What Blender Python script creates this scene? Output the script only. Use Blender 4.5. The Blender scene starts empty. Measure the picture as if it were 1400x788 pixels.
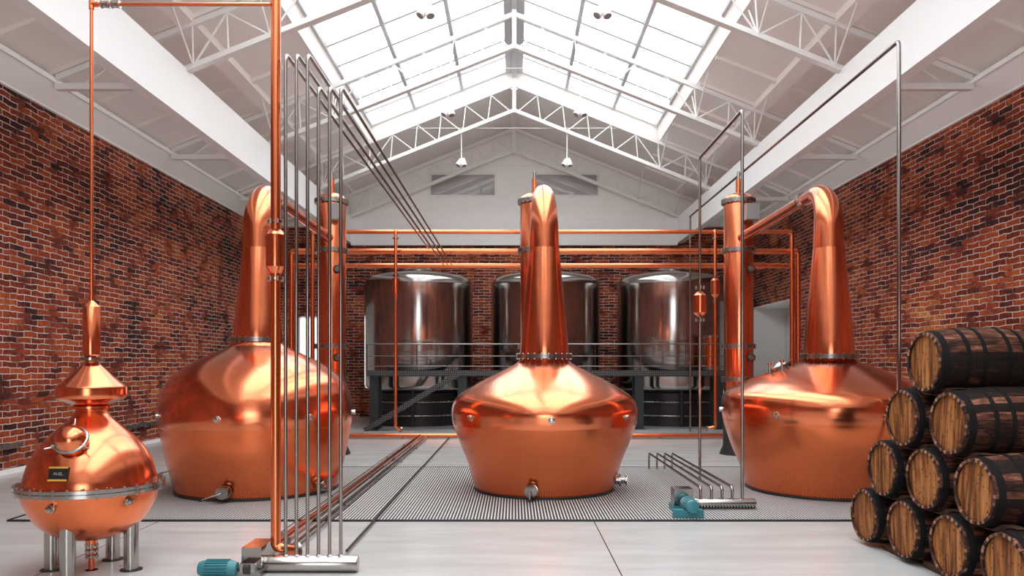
import bpy, math, random
from mathutils import Vector, Matrix
random.seed(7)
C = bpy.context.scene.collection
PI = math.pi
F = 1080.0; VX = 703.0; VY = 500.0; H = 1.7

# ------------------------------------------------------------------ mesh builder
class MB:
    def __init__(s): s.v = []; s.f = []
    def add(s, vs, fs):
        n = len(s.v); s.v += [tuple(v) for v in vs]; s.f += [tuple(i+n for i in f) for f in fs]; return s
    def box(s, x0, x1, y0, y1, z0, z1):
        return s.add([(x0,y0,z0),(x1,y0,z0),(x1,y1,z0),(x0,y1,z0),(x0,y0,z1),(x1,y0,z1),(x1,y1,z1),(x0,y1,z1)],
                     [(0,3,2,1),(4,5,6,7),(0,1,5,4),(1,2,6,5),(2,3,7,6),(3,0,4,7)])
    def bar(s, a, b, w, h, up=(0,0,1)):
        a = Vector(a); b = Vector(b); d = (b-a).normalized(); up = Vector(up)
        if abs(d.dot(up)) > .98: up = Vector((0,1,0))
        r = d.cross(up).normalized(); u = r.cross(d).normalized()
        r *= w/2; u *= h/2
        return s.add([a-r-u,a+r-u,a+r+u,a-r+u,b-r-u,b+r-u,b+r+u,b-r+u],
                     [(0,1,2,3),(7,6,5,4),(1,0,4,5),(2,1,5,6),(3,2,6,7),(0,3,7,4)])
    def tube(s, pts, r, seg=12, cap=True):
        pts = [Vector(p) for p in pts]; n = len(pts)
        rs = r if isinstance(r, (list, tuple)) else [r]*n
        t0 = (pts[1]-pts[0]).normalized()
        ref = Vector((0,0,1)) if abs(t0.z) < .9 else Vector((1,0,0))
        u = t0.cross(ref).normalized()
        vs = []; fs = []
        for i, p in enumerate(pts):
            if i == 0: t = t0
            elif i == n-1: t = (pts[i]-pts[i-1]).normalized()
            else: t = ((pts[i]-pts[i-1]).normalized()+(pts[i+1]-pts[i]).normalized()).normalized()
            u = (u - t*u.dot(t)).normalized(); w = t.cross(u)
            for k in range(seg):
                a = 2*PI*k/seg
                vs.append(p + (u*math.cos(a)+w*math.sin(a))*rs[i])
        for i in range(n-1):
            for k in range(seg):
                k2 = (k+1) % seg
                fs.append((i*seg+k, i*seg+k2, (i+1)*seg+k2, (i+1)*seg+k))
        if cap:
            fs.append(tuple(reversed(range(seg)))); fs.append(tuple((n-1)*seg+k for k in range(seg)))
        return s.add(vs, fs)
    def lathe(s, prof, seg=64, c=(0,0,0), axis='z', cap=True):
        vs = []; fs = []; n = len(prof)
        for (r, z) in prof:
            for k in range(seg):
                a = 2*PI*k/seg; x = r*math.cos(a); y = r*math.sin(a)
                if axis == 'z': v = (c[0]+x, c[1]+y, c[2]+z)
                elif axis == 'x': v = (c[0]+z, c[1]+x, c[2]+y)
                else: v = (c[0]+y, c[1]+z, c[2]+x)
                vs.append(v)
        for i in range(n-1):
            for k in range(seg):
                k2 = (k+1) % seg
                fs.append((i*seg+k, i*seg+k2, (i+1)*seg+k2, (i+1)*seg+k))
        if cap:
            fs.append(tuple(reversed(range(seg)))); fs.append(tuple((n-1)*seg+k for k in range(seg)))
        return s.add(vs, fs)
    def prism_y(s, poly, y0, y1):      # poly in (x,z)
        n = len(poly); vs = [(x,y0,z) for x,z in poly]+[(x,y1,z) for x,z in poly]
        fs = [tuple(range(n)), tuple(reversed(range(n,2*n)))]
        for i in range(n):
            j = (i+1) % n; fs.append((i, i+n, j+n, j))
        return s.add(vs, fs)
    def prism_x(s, poly, x0, x1):      # poly in (y,z)
        n = len(poly); vs = [(x0,y,z) for y,z in poly]+[(x1,y,z) for y,z in poly]
        fs = [tuple(range(n)), tuple(reversed(range(n,2*n)))]
        for i in range(n):
            j = (i+1) % n; fs.append((i, i+n, j+n, j))
        return s.add(vs, fs)
    def xf(s, M):
        s.v = [tuple(M @ Vector(v)) for v in s.v]; return s
    def build(s, name, mat, parent=None, smooth=True, fix=True):
        me = bpy.data.meshes.new(name); me.from_pydata(s.v, [], s.f); me.update()
        if fix:
            import bmesh
            bm = bmesh.new(); bm.from_mesh(me); bmesh.ops.recalc_face_normals(bm, faces=bm.faces); bm.to_mesh(me); bm.free()
        if smooth:
            me.shade_smooth(); me.set_sharp_from_angle(angle=math.radians(32))
        me.materials.append(mat)
        o = bpy.data.objects.new(name, me); C.objects.link(o)
        if parent: o.parent = parent
        return o

def thing(name, label, cat, loc=(0,0,0), rz=0, group=None):
    o = bpy.data.objects.new(name, None); C.objects.link(o)
    o.empty_display_size = .1
    o.location = loc; o.rotation_euler = (0,0,rz); tag(o, label, cat, group); return o
def tag(o, label, cat, group=None):
    o['label'] = label; o['category'] = cat
    if group: o['group'] = group
    return o
def struct(o, label=None):
    o['kind'] = 'structure'
    if label: o['label'] = label
    return o
def copy_tree(o, parent=None):
    c = o.copy(); C.objects.link(c)
    if parent: c.parent = parent
    for ch in list(o.children): copy_tree(ch, c)
    return c

def smooth_prof(pts, n=6):            # catmull-rom through the profile
    out = []
    P = [pts[0]]+list(pts)+[pts[-1]]
    for i in range(1, len(P)-2):
        p0,p1,p2,p3 = [Vector((q[0],q[1])) for q in P[i-1:i+3]]
        for k in range(n):
            t = k/n
            v = .5*((2*p1)+(-p0+p2)*t+(2*p0-5*p1+4*p2-p3)*t*t+(-p0+3*p1-3*p2+p3)*t**3)
            out.append((max(v.x,.0005), v.y))
    out.append(tuple(pts[-1])); return out
def bent(pts, rad=.1, n=6):           # polyline with rounded corners
    pts = [Vector(p) for p in pts]; out = [pts[0]]
    for i in range(1, len(pts)-1):
        a, b, c = pts[i-1], pts[i], pts[i+1]
        r = min(rad, (a-b).length*.49, (c-b).length*.49)
        p = b+(a-b).normalized()*r; q = b+(c-b).normalized()*r
        for k in range(n+1):
            t = k/n; out.append(p*(1-t)**2+b*2*t*(1-t)+q*t*t)
    out.append(pts[-1]); return out

# ------------------------------------------------------------------ materials
def new_mat(name):
    m = bpy.data.materials.new(name); m.use_nodes = True
    nt = m.node_tree; b = nt.nodes['Principled BSDF']; return m, nt, b
def N(nt, t, **kw):
    n = nt.nodes.new(t)
    for k, v in kw.items(): setattr(n, k, v)
    return n
def simple(name, col, rough=.5, metal=0, var=0.0, scale=3, bump=0.0, bscale=40):
    m, nt, b = new_mat(name)
    b.inputs['Base Color'].default_value = (*col,1); b.inputs['Roughness'].default_value = rough
    b.inputs['Metallic'].default_value = metal
    tc = N(nt,'ShaderNodeTexCoord'); no = N(nt,'ShaderNodeTexNoise'); no.inputs['Scale'].default_value = scale
    no.inputs['Detail'].default_value = 5
    nt.links.new(tc.outputs['Object'], no.inputs['Vector'])
    if var:
        mx = N(nt,'ShaderNodeMix', data_type='RGBA')
        mx.inputs['A'].default_value = (*[c*(1-var) for c in col],1); mx.inputs['B'].default_value = (*[min(1,c*(1+var)) for c in col],1)
        nt.links.new(no.outputs['Fac'], mx.inputs['Factor']); nt.links.new(mx.outputs['Result'], b.inputs['Base Color'])
    if bump:
        n2 = N(nt,'ShaderNodeTexNoise'); n2.inputs['Scale'].default_value = bscale
        nt.links.new(tc.outputs['Object'], n2.inputs['Vector'])
        bp = N(nt,'ShaderNodeBump'); bp.inputs['Strength'].default_value = bump; bp.inputs['Distance'].default_value = .01
        nt.links.new(n2.outputs['Fac'], bp.inputs['Height']); nt.links.new(bp.outputs['Normal'], b.inputs['Normal'])
    return m

def metal(name, col, r0, r1, stretch=(1,1,.06), scale=30, coat=0, wob=0.0, wscale=3):
    m, nt, b = new_mat(name)
    b.inputs['Metallic'].default_value = 1
    if coat:
        b.inputs['Coat Weight'].default_value = coat; b.inputs['Coat IOR'].default_value = 1.75; b.inputs['Coat Roughness'].default_value = .2
    tc = N(nt,'ShaderNodeTexCoord'); mp = N(nt,'ShaderNodeMapping'); mp.inputs['Scale'].default_value = stretch
    nt.links.new(tc.outputs['Object'], mp.inputs['Vector'])
    no = N(nt,'ShaderNodeTexNoise'); no.inputs['Scale'].default_value = scale; no.inputs['Detail'].default_value = 6
    nt.links.new(mp.outputs['Vector'], no.inputs['Vector'])
    mr = N(nt,'ShaderNodeMapRange'); mr.inputs['To Min'].default_value = r0; mr.inputs['To Max'].default_value = r1
    mr.inputs['From Min'].default_value = .3; mr.inputs['From Max'].default_value = .7
    nt.links.new(no.outputs['Fac'], mr.inputs['Value']); nt.links.new(mr.outputs['Result'], b.inputs['Roughness'])
    mx = N(nt,'ShaderNodeMix', data_type='RGBA')
    mx.inputs['A'].default_value = (*[c*.9 for c in col],1); mx.inputs['B'].default_value = (*[min(1,c*1.06) for c in col],1)
    n3 = N(nt,'ShaderNodeTexNoise'); n3.inputs['Scale'].default_value = 1.7; n3.inputs['Detail'].default_value = 6
    nt.links.new(tc.outputs['Object'], n3.inputs['Vector'])
    nt.links.new(n3.outputs['Fac'], mx.inputs['Factor']); nt.links.new(mx.outputs['Result'], b.inputs['Base Color'])
    if wob:
        n2 = N(nt,'ShaderNodeTexNoise'); n2.inputs['Scale'].default_value = wscale; n2.inputs['Detail'].default_value = 2
        nt.links.new(tc.outputs['Object'], n2.inputs['Vector'])
        bp = N(nt,'ShaderNodeBump'); bp.inputs['Strength'].default_value = wob; bp.inputs['Distance'].default_value = .02
        nt.links.new(n2.outputs['Fac'], bp.inputs['Height']); nt.links.new(bp.outputs['Normal'], b.inputs['Normal'])
    return m

COP = (.86,.205,.066)
M = {}
M['copper'] = metal('polished copper', COP, .17, .20, coat=.65, wob=.12, scale=5)
M['copper_brushed'] = metal('brushed copper', (.88,.20,.062), .25, .27, coat=.3, scale=3)
M['copper_pipe'] = metal('copper pipe', COP, .2, .23, coat=.5, scale=4)
M['steel'] = metal('polished steel', (.43,.41,.39), .14, .2)
M['tank'] = metal('tank steel', (.42,.40,.385), .13, .17, wob=.3, wscale=1.1)
M['tube_steel'] = metal('tube steel', (.34,.31,.29), .15, .17, scale=4)
M['bolt'] = metal('bolt steel', (.55,.53,.50), .2, .35)
M['flange'] = metal('flange steel', (.34,.32,.31), .22, .34)
M['white'] = simple('white paint', (.94,.925,.90), .5, var=.015)
M['white_beam'] = simple('white beam paint', (.95,.95,.945), .5, var=.008)
M['roof'] = simple('roof panel paint', (.92,.87,.835), .6, var=.03, scale=1.2)
M['white_metal'] = simple('white steel paint', (.88,.87,.85), .35)
M['dark'] = simple('dark grey paint', (.022,.027,.029), .4, var=.2)
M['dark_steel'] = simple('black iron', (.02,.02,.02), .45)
M['hoop'] = simple('hoop iron', (.010,.009,.009), .75, var=.4, scale=8)
M['bar_grey'] = simple('grey glazing bar paint', (.62,.62,.62), .6)
M['teal'] = simple('teal enamel', (.035,.20,.235), .35, var=.1)
M['rubber'] = simple('black rubber', (.02,.02,.02), .6)
M['grey_box'] = simple('grey cabinet paint', (.30,.29,.28), .35)
M['plaque_black'] = simple('plaque black', (.012,.013,.013), .35)
M['plaque_gold'] = simple('plaque yellow', (.62,.36,.05), .4)
M['plaque_text'] = simple('plaque lettering', (.35,.35,.33), .5)
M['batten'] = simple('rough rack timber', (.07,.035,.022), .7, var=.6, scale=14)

# perforated / diamond plate
def perforated():
    m, nt, b = new_mat('perforated tread plate')
    tc = N(nt,'ShaderNodeTexCoord'); mp = N(nt,'ShaderNodeMapping')
    mp.inputs['Rotation'].default_value = (0,0,0)
    nt.links.new(tc.outputs['Object'], mp.inputs['Vector'])
    sx = N(nt,'ShaderNodeSeparateXYZ'); nt.links.new(mp.outputs['Vector'], sx.inputs[0])
    a = N(nt,'ShaderNodeMath', operation='ADD'); nt.links.new(sx.outputs['X'], a.inputs[0]); nt.links.new(sx.outputs['Y'], a.inputs[1])
    cx = N(nt,'ShaderNodeCombineXYZ'); nt.links.new(a.outputs[0], cx.inputs[0]); nt.links.new(sx.outputs['Z'], cx.inputs[1])
    mp2 = N(nt,'ShaderNodeMapping'); mp2.inputs['Rotation'].default_value = (0,0,PI/4); nt.links.new(cx.outputs[0], mp2.inputs['Vector'])
    ck = N(nt,'ShaderNodeTexChecker'); ck.inputs['Scale'].default_value = 26
    ck.inputs['Color1'].default_value = (.008,.008,.008,1); ck.inputs['Color2'].default_value = (.11,.115,.115,1)
    nt.links.new(mp2.outputs['Vector'], ck.inputs['Vector']); nt.links.new(ck.outputs['Color'], b.inputs['Base Color'])
    b.inputs['Roughness'].default_value = .4
    return m
M['perf'] = perforated()

def brick_mat():
    m, nt, b = new_mat('weathered brick')
    L = nt.links.new
    tc = N(nt,'ShaderNodeTexCoord'); sx = N(nt,'ShaderNodeSeparateXYZ'); L(tc.outputs['Object'], sx.inputs[0])
    ad = N(nt,'ShaderNodeMath', operation='ADD'); L(sx.outputs['X'], ad.inputs[0]); L(sx.outputs['Y'], ad.inputs[1])
    cx = N(nt,'ShaderNodeCombineXYZ'); L(ad.outputs[0], cx.inputs[0]); L(sx.outputs['Z'], cx.inputs[1])
    # wobble
    no = N(nt,'ShaderNodeTexNoise'); no.inputs['Scale'].default_value = 4.5; no.inputs['Detail'].default_value = 4; L(cx.outputs[0], no.inputs['Vector'])
    vs = N(nt,'ShaderNodeVectorMath', operation='SUBTRACT'); L(no.outputs['Color'], vs.inputs[0]); vs.inputs[1].default_value = (.5,.5,.5)
    vm = N(nt,'ShaderNodeVectorMath', operation='SCALE'); L(vs.outputs[0], vm.inputs[0]); vm.inputs['Scale'].default_value = .07
    va = N(nt,'ShaderNodeVectorMath', operation='ADD'); L(cx.outputs[0], va.inputs[0]); L(vm.outputs[0], va.inputs[1])
    br = N(nt,'ShaderNodeTexBrick'); br.inputs['Scale'].default_value = 1
    br.inputs['Brick Width'].default_value = .36; br.inputs['Row Height'].default_value = .098
    br.inputs['Mortar Size'].default_value = .0085; br.inputs['Mortar Smooth'].default_value = .35
    br.inputs['Color1'].default_value = (0,0,0,1); br.inputs['Color2'].default_value = (1,1,1,1); br.inputs['Mortar'].default_value = (.5,.5,.5,1)
    br.offset = .5; L(va.outputs[0], br.inputs['Vector'])
    # colour index = brick random + blotches
    n1 = N(nt,'ShaderNodeTexNoise'); n1.inputs['Scale'].default_value = 11; n1.inputs['Detail'].default_value = 9; n1.inputs['Roughness'].default_value = .75; L(cx.outputs[0], n1.inputs['Vector'])
    n2 = N(nt,'ShaderNodeTexNoise'); n2.inputs['Scale'].default_value = .55; n2.inputs['Detail'].default_value = 3; L(cx.outputs[0], n2.inputs['Vector'])
    m1 = N(nt,'ShaderNodeMath', operation='MULTIPLY_ADD'); L(br.outputs['Color'], m1.inputs[0]); m1.inputs[1].default_value = .42; 
    m2 = N(nt,'ShaderNodeMath', operation='MULTIPLY_ADD'); L(n1.outputs['Fac'], m2.inputs[0]); m2.inputs[1].default_value = 1.05; m2.inputs[2].default_value = -.36
    L(m2.outputs[0], m1.inputs[2])
    m3 = N(nt,'ShaderNodeMath', operation='MULTIPLY_ADD'); L(n2.outputs['Fac'], m3.inputs[0]); m3.inputs[1].default_value = .9; m3.inputs[2].default_value = -.36
    m4 = N(nt,'ShaderNodeMath', operation='ADD'); L(m1.outputs[0], m4.inputs[0]); L(m3.outputs[0], m4.inputs[1])
    cr = N(nt,'ShaderNodeValToRGB'); L(m4.outputs[0], cr.inputs[0])
    e = cr.color_ramp.elements
    e[0].position = 0; e[0].color = (.012,.009,.012,1)
    e[1].position = 1; e[1].color = (.66,.32,.09,1)
    for p, c in ((.16,(.032,.012,.011,1)),(.30,(.10,.019,.012,1)),(.44,(.21,.035,.016,1)),(.60,(.33,.058,.020,1)),(.78,(.46,.115,.030,1)),(.90,(.56,.22,.06,1))):
        x = cr.color_ramp.elements.new(p); x.color = c
    # mortar, in places blackened
    n3 = N(nt,'ShaderNodeTexNoise'); n3.inputs['Scale'].default_value = 2.2; n3.inputs['Detail'].default_value = 7; L(cx.outputs[0], n3.inputs['Vector'])
    cm = N(nt,'ShaderNodeValToRGB'); L(n3.outputs['Fac'], cm.inputs[0])
    cm.color_ramp.elements[0].position = .36; cm.color_ramp.elements[0].color = (.05,.035,.035,1)
    cm.color_ramp.elements[1].position = .5; cm.color_ramp.elements[1].color = (.66,.56,.50,1)
    mx = N(nt,'ShaderNodeMix', data_type='RGBA'); L(br.outputs['Fac'], mx.inputs['Factor']); L(cr.outputs[0], mx.inputs['A']); L(cm.outputs[0], mx.inputs['B'])
    L(mx.outputs['Result'], b.inputs['Base Color']); b.inputs['Roughness'].default_value = .8; b.inputs['Specular IOR Level'].default_value = .2
    h = N(nt,'ShaderNodeMath', operation='MULTIPLY_ADD'); L(n1.outputs['Fac'], h.inputs[0]); h.inputs[1].default_value = .5
    iv = N(nt,'ShaderNodeMath', operation='SUBTRACT'); iv.inputs[0].default_value = 1; L(br.outputs['Fac'], iv.inputs[1]); L(iv.outputs[0], h.inputs[2])
    bp = N(nt,'ShaderNodeBump'); bp.inputs['Strength'].default_value = .7; bp.inputs['Distance'].default_value = .012; L(h.outputs[0], bp.inputs['Height']); L(bp.outputs['Normal'], b.inputs['Normal'])
    return m
M['brick'] = brick_mat()

def floor_mat():
    m, nt, b = new_mat('polished pale concrete')
    L = nt.links.new
    tc = N(nt,'ShaderNodeTexCoord'); mp = N(nt,'ShaderNodeMapping'); mp.inputs['Scale'].default_value = (.35,1.6,1); L(tc.outputs['Object'], mp.inputs['Vector'])
    n1 = N(nt,'ShaderNodeTexNoise'); n1.inputs['Scale'].default_value = 2.2; n1.inputs['Detail'].default_value = 8; n1.inputs['Roughness'].default_value = .6; L(mp.outputs[0], n1.inputs['Vector'])
    cr = N(nt,'ShaderNodeValToRGB'); L(n1.outputs['Fac'], cr.inputs[0])
    cr.color_ramp.elements[0].position = .3; cr.color_ramp.elements[0].color = (.45,.443,.43,1)
    cr.color_ramp.elements[1].position = .65; cr.color_ramp.elements[1].color = (.525,.52,.51,1)
    n4 = N(nt,'ShaderNodeTexNoise'); n4.inputs['Scale'].default_value = 5; n4.inputs['Detail'].default_value = 3; L(tc.outputs['Object'], n4.inputs['Vector'])
    c4 = N(nt,'ShaderNodeValToRGB'); L(n4.outputs['Fac'], c4.inputs[0])
    c4.color_ramp.elements[0].position = .2; c4.color_ramp.elements[0].color = (.45,.43,.4,1); c4.color_ramp.elements[1].position = .28; c4.color_ramp.elements[1].color = (1,1,1,1)
    mm = N(nt,'ShaderNodeMix', data_type='RGBA', blend_type='MULTIPLY'); mm.inputs['Factor'].default_value = 1; L(cr.outputs[0], mm.inputs['A']); L(c4.outputs[0], mm.inputs['B'])
    # slab joints : dark lines at x = .87 + 4.74 k, and pale cross joints
    br = N(nt,'ShaderNodeTexBrick'); br.inputs['Scale'].default_value = 1; br.offset = 0
    br.inputs['Brick Width'].default_value = 4.74; br.inputs['Row Height'].default_value = 9.5; br.inputs['Mortar Size'].default_value = .006; br.inputs['Mortar Smooth'].default_value = 0
    mp2 = N(nt,'ShaderNodeMapping'); mp2.inputs['Location'].default_value = (-.87,-4.6,0); L(tc.outputs['Object'], mp2.inputs['Vector']); L(mp2.outputs[0], br.inputs['Vector'])
    mj = N(nt,'ShaderNodeMix', data_type='RGBA'); L(br.outputs['Fac'], mj.inputs['Factor']); L(mm.outputs['Result'], mj.inputs['A']); mj.inputs['B'].default_value = (.07,.065,.06,1)
    L(mj.outputs['Result'], b.inputs['Base Color'])
    r = N(nt,'ShaderNodeMapRange'); r.inputs['To Min'].default_value = .12; r.inputs['To Max'].default_value = .3; L(n1.outputs['Fac'], r.inputs['Value']); L(r.outputs[0], b.inputs['Roughness'])
    b.inputs['Specular IOR Level'].default_value = .45
    return m
M['floor'] = floor_mat()

def stave_mat():
    m, nt, b = new_mat('charred oak staves'); L = nt.links.new
    tc = N(nt,'ShaderNodeTexCoord'); sx = N(nt,'ShaderNodeSeparateXYZ'); L(tc.outputs['Object'], sx.inputs[0])
    at = N(nt,'ShaderNodeMath', operation='ARCTAN2'); L(sx.outputs['Z'], at.inputs[0]); L(sx.outputs['Y'], at.inputs[1])
    sc = N(nt,'ShaderNodeMath', operation='MULTIPLY'); L(at.outputs[0], sc.inputs[0]); sc.inputs[1].default_value = 26/(2*PI)
    oi = N(nt,'ShaderNodeObjectInfo'); 
    fl = N(nt,'ShaderNodeMath', operation='FLOOR'); L(sc.outputs[0], fl.inputs[0])
    fr = N(nt,'ShaderNodeMath', operation='FRACT'); L(sc.outputs[0], fr.inputs[0])
    s2 = N(nt,'ShaderNodeMath', operation='MULTIPLY_ADD'); L(oi.outputs['Random'], s2.inputs[0]); s2.inputs[1].default_value = 40; L(fl.outputs[0], s2.inputs[2])
    wn = N(nt,'ShaderNodeTexWhiteNoise', noise_dimensions='1D'); L(s2.outputs[0], wn.inputs['W'])
    mp = N(nt,'ShaderNodeMapping'); mp.inputs['Scale'].default_value = (3,14,14); L(tc.outputs['Object'], mp.inputs['Vector'])
    co = N(nt,'ShaderNodeCombineXYZ'); L(oi.outputs['Random'], co.inputs[0]); 
    v2 = N(nt,'ShaderNodeVectorMath', operation='SCALE'); L(co.outputs[0], v2.inputs[0]); v2.inputs['Scale'].default_value = 20
    v3 = N(nt,'ShaderNodeVectorMath', operation='ADD'); L(mp.outputs[0], v3.inputs[0]); L(v2.outputs[0], v3.inputs[1])
    n1 = N(nt,'ShaderNodeTexNoise'); n1.inputs['Scale'].default_value = 1.6; n1.inputs['Detail'].default_value = 8; n1.inputs['Roughness'].default_value = .7; L(v3.outputs[0], n1.inputs['Vector'])
    a1 = N(nt,'ShaderNodeMath', operation='MULTIPLY_ADD'); L(wn.outputs['Value'], a1.inputs[0]); a1.inputs[1].default_value = .38
    a0 = N(nt,'ShaderNodeMath', operation='MULTIPLY_ADD'); L(n1.outputs['Fac'], a0.inputs[0]); a0.inputs[1].default_value = 1.3; a0.inputs[2].default_value = -.42; L(a0.outputs[0], a1.inputs[2])
    cr = N(nt,'ShaderNodeValToRGB'); L(a1.outputs[0], cr.inputs[0]); e = cr.color_ramp.elements
    e[0].position = .1; e[0].color = (.008,.006,.006,1); e[1].position = .95; e[1].color = (.55,.27,.17,1)
    for p, c in ((.38,(.018,.009,.007,1)),(.60,(.12,.042,.025,1))):
        x = e.new(p); x.color = c
    # seam
    d = N(nt,'ShaderNodeMath', operation='SUBTRACT'); L(fr.outputs[0], d.inputs[0]); d.inputs[1].default_value = .5
    ab = N(nt,'ShaderNodeMath', operation='ABSOLUTE'); L(d.outputs[0], ab.inputs[0])
    gt = N(nt,'ShaderNodeMath', operation='GREATER_THAN'); L(ab.outputs[0], gt.inputs[0]); gt.inputs[1].default_value = .455
    mx = N(nt,'ShaderNodeMix', data_type='RGBA'); L(gt.outputs[0], mx.inputs['Factor']); L(cr.outputs[0], mx.inputs['A']); mx.inputs['B'].default_value = (.006,.005,.005,1)
    L(mx.outputs['Result'], b.inputs['Base Color']); b.inputs['Roughness'].default_value = .6; b.inputs['Specular IOR Level'].default_value = .15
    bp = N(nt,'ShaderNodeBump'); bp.inputs['Strength'].default_value = .35; bp.inputs['Distance'].default_value = .006; L(a1.outputs[0], bp.inputs['Height']); L(bp.outputs['Normal'], b.inputs['Normal'])
    return m
M['stave'] = stave_mat()
def end_mat():
    m, nt, b = new_mat('sawn stave ends'); L = nt.links.new
    tc = N(nt,'ShaderNodeTexCoord'); sx = N(nt,'ShaderNodeSeparateXYZ'); L(tc.outputs['Object'], sx.inputs[0])
    at = N(nt,'ShaderNodeMath', operation='ARCTAN2'); L(sx.outputs['Z'], at.inputs[0]); L(sx.outputs['Y'], at.inputs[1])
    sc = N(nt,'ShaderNodeMath', operation='MULTIPLY'); L(at.outputs[0], sc.inputs[0]); sc.inputs[1].default_value = 52/(2*PI)
    fl = N(nt,'ShaderNodeMath', operation='FLOOR'); L(sc.outputs[0], fl.inputs[0])
    wn = N(nt,'ShaderNodeTexWhiteNoise', noise_dimensions='1D'); L(fl.outputs[0], wn.inputs['W'])
    cr = N(nt,'ShaderNodeValToRGB'); L(wn.outputs['Value'], cr.inputs[0])
    cr.color_ramp.elements[0].color = (.03,.014,.01,1); cr.color_ramp.elements[1].color = (.42,.22,.14,1)
    x = cr.color_ramp.elements.new(.55); x.color = (.10,.042,.028,1)
    L(cr.outputs[0], b.inputs['Base Color']); b.inputs['Roughness'].default_value = .7; b.inputs['Specular IOR Level'].default_value = .15
    return m
M['stave_end'] = end_mat()
def head_mat():
    m, nt, b = new_mat('oak barrel head'); L = nt.links.new
    tc = N(nt,'ShaderNodeTexCoord'); oi = N(nt,'ShaderNodeObjectInfo'); sx = N(nt,'ShaderNodeSeparateXYZ'); L(tc.outputs['Object'], sx.inputs[0])
    sc = N(nt,'ShaderNodeMath', operation='MULTIPLY'); L(sx.outputs['Y'], sc.inputs[0]); sc.inputs[1].default_value = 22
    fl = N(nt,'ShaderNodeMath', operation='FLOOR'); L(sc.outputs[0], fl.inputs[0]); fr = N(nt,'ShaderNodeMath', operation='FRACT'); L(sc.outputs[0], fr.inputs[0])
    wn = N(nt,'ShaderNodeTexWhiteNoise', noise_dimensions='1D')
    s2 = N(nt,'ShaderNodeMath', operation='MULTIPLY_ADD'); L(oi.outputs['Random'], s2.inputs[0]); s2.inputs[1].default_value = 40; L(fl.outputs[0], s2.inputs[2]); L(s2.outputs[0], wn.inputs['W'])
    co = N(nt,'ShaderNodeCombineXYZ'); L(oi.outputs['Random'], co.inputs[2]); v2 = N(nt,'ShaderNodeVectorMath', operation='SCALE'); L(co.outputs[0], v2.inputs[0]); v2.inputs['Scale'].default_value = 30
    mp = N(nt,'ShaderNodeMapping'); mp.inputs['Scale'].default_value = (9,34,3.2); L(tc.outputs['Object'], mp.inputs['Vector'])
    v3 = N(nt,'ShaderNodeVectorMath', operation='ADD'); L(mp.outputs[0], v3.inputs[0]); L(v2.outputs[0], v3.inputs[1])
    n1 = N(nt,'ShaderNodeTexNoise'); n1.inputs['Scale'].default_value = 1; n1.inputs['Detail'].default_value = 7; L(v3.outputs[0], n1.inputs['Vector'])
    a0 = N(nt,'ShaderNodeMath', operation='MULTIPLY_ADD'); L(n1.outputs['Fac'], a0.inputs[0]); a0.inputs[1].default_value = 1.3; a0.inputs[2].default_value = -.30
    a1 = N(nt,'ShaderNodeMath', operation='MULTIPLY_ADD'); L(wn.outputs['Value'], a1.inputs[0]); a1.inputs[1].default_value = .3; L(a0.outputs[0], a1.inputs[2])
    cr = N(nt,'ShaderNodeValToRGB'); L(a1.outputs[0], cr.inputs[0]); e = cr.color_ramp.elements
    e[0].position = .12; e[0].color = (.035,.014,.008,1); e[1].position = .95; e[1].color = (.52,.235,.09,1)
    for p, c in ((.35,(.12,.04,.014,1)),(.6,(.31,.12,.036,1))):
        x = e.new(p); x.color = c
    # knots
    mk = N(nt,'ShaderNodeMapping'); mk.inputs['Scale'].default_value = (10,34,18); L(tc.outputs['Object'], mk.inputs['Vector'])
    vo = N(nt,'ShaderNodeTexVoronoi'); vo.inputs['Scale'].default_value = 1; L(mk.outputs[0], vo.inputs['Vector'])
    lt = N(nt,'ShaderNodeMath', operation='LESS_THAN'); L(vo.outputs['Distance'], lt.inputs[0]); lt.inputs[1].default_value = .21
    mx = N(nt,'ShaderNodeMix', data_type='RGBA'); L(lt.outputs[0], mx.inputs['Factor']); L(cr.outputs[0], mx.inputs['A']); mx.inputs['B'].default_value = (.09,.035,.018,1)
    L(mx.outputs['Result'], b.inputs['Base Color']); b.inputs['Roughness'].default_value = .6; b.inputs['Specular IOR Level'].default_value = .15
    return m
M['head'] = head_mat()
M['hoop'].node_tree.nodes['Principled BSDF'].inputs['Specular IOR Level'].default_value = .12
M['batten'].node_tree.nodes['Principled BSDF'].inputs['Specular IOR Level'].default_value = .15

def glass(name, tint, refl=.5):
    m, nt, b = new_mat(name); L = nt.links.new
    nt.nodes.remove(b); out = nt.nodes['Material Output']
    tr = N(nt,'ShaderNodeBsdfTransparent'); tr.inputs['Color'].default_value = (*tint,1)
    gl = N(nt,'ShaderNodeBsdfGlossy'); gl.inputs['Roughness'].default_value = .02
    fz = N(nt,'ShaderNodeFresnel'); fz.inputs['IOR'].default_value = 1.3
    mm = N(nt,'ShaderNodeMath', operation='MULTIPLY'); mm.inputs[1].default_value = refl; L(fz.outputs[0], mm.inputs[0])
    mx = N(nt,'ShaderNodeMixShader'); L(mm.outputs[0], mx.inputs[0]); L(tr.outputs[0], mx.inputs[1]); L(gl.outputs[0], mx.inputs[2])
    L(mx.outputs[0], out.inputs['Surface']); return m
M['glass'] = glass('skylight glass', (.97,.985,.99))
def dark_glass():
    m, nt, b = new_mat('reflective gable glass')
    b.inputs['Base Color'].default_value = (.42,.40,.38,1); b.inputs['Roughness'].default_value = .02; b.inputs['Metallic'].default_value = .0
    b.inputs['Specular IOR Level'].default_value = .5; b.inputs['IOR'].default_value = 1.5
    return m
M['gable_glass'] = dark_glass()
M['frost'] = None
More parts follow.
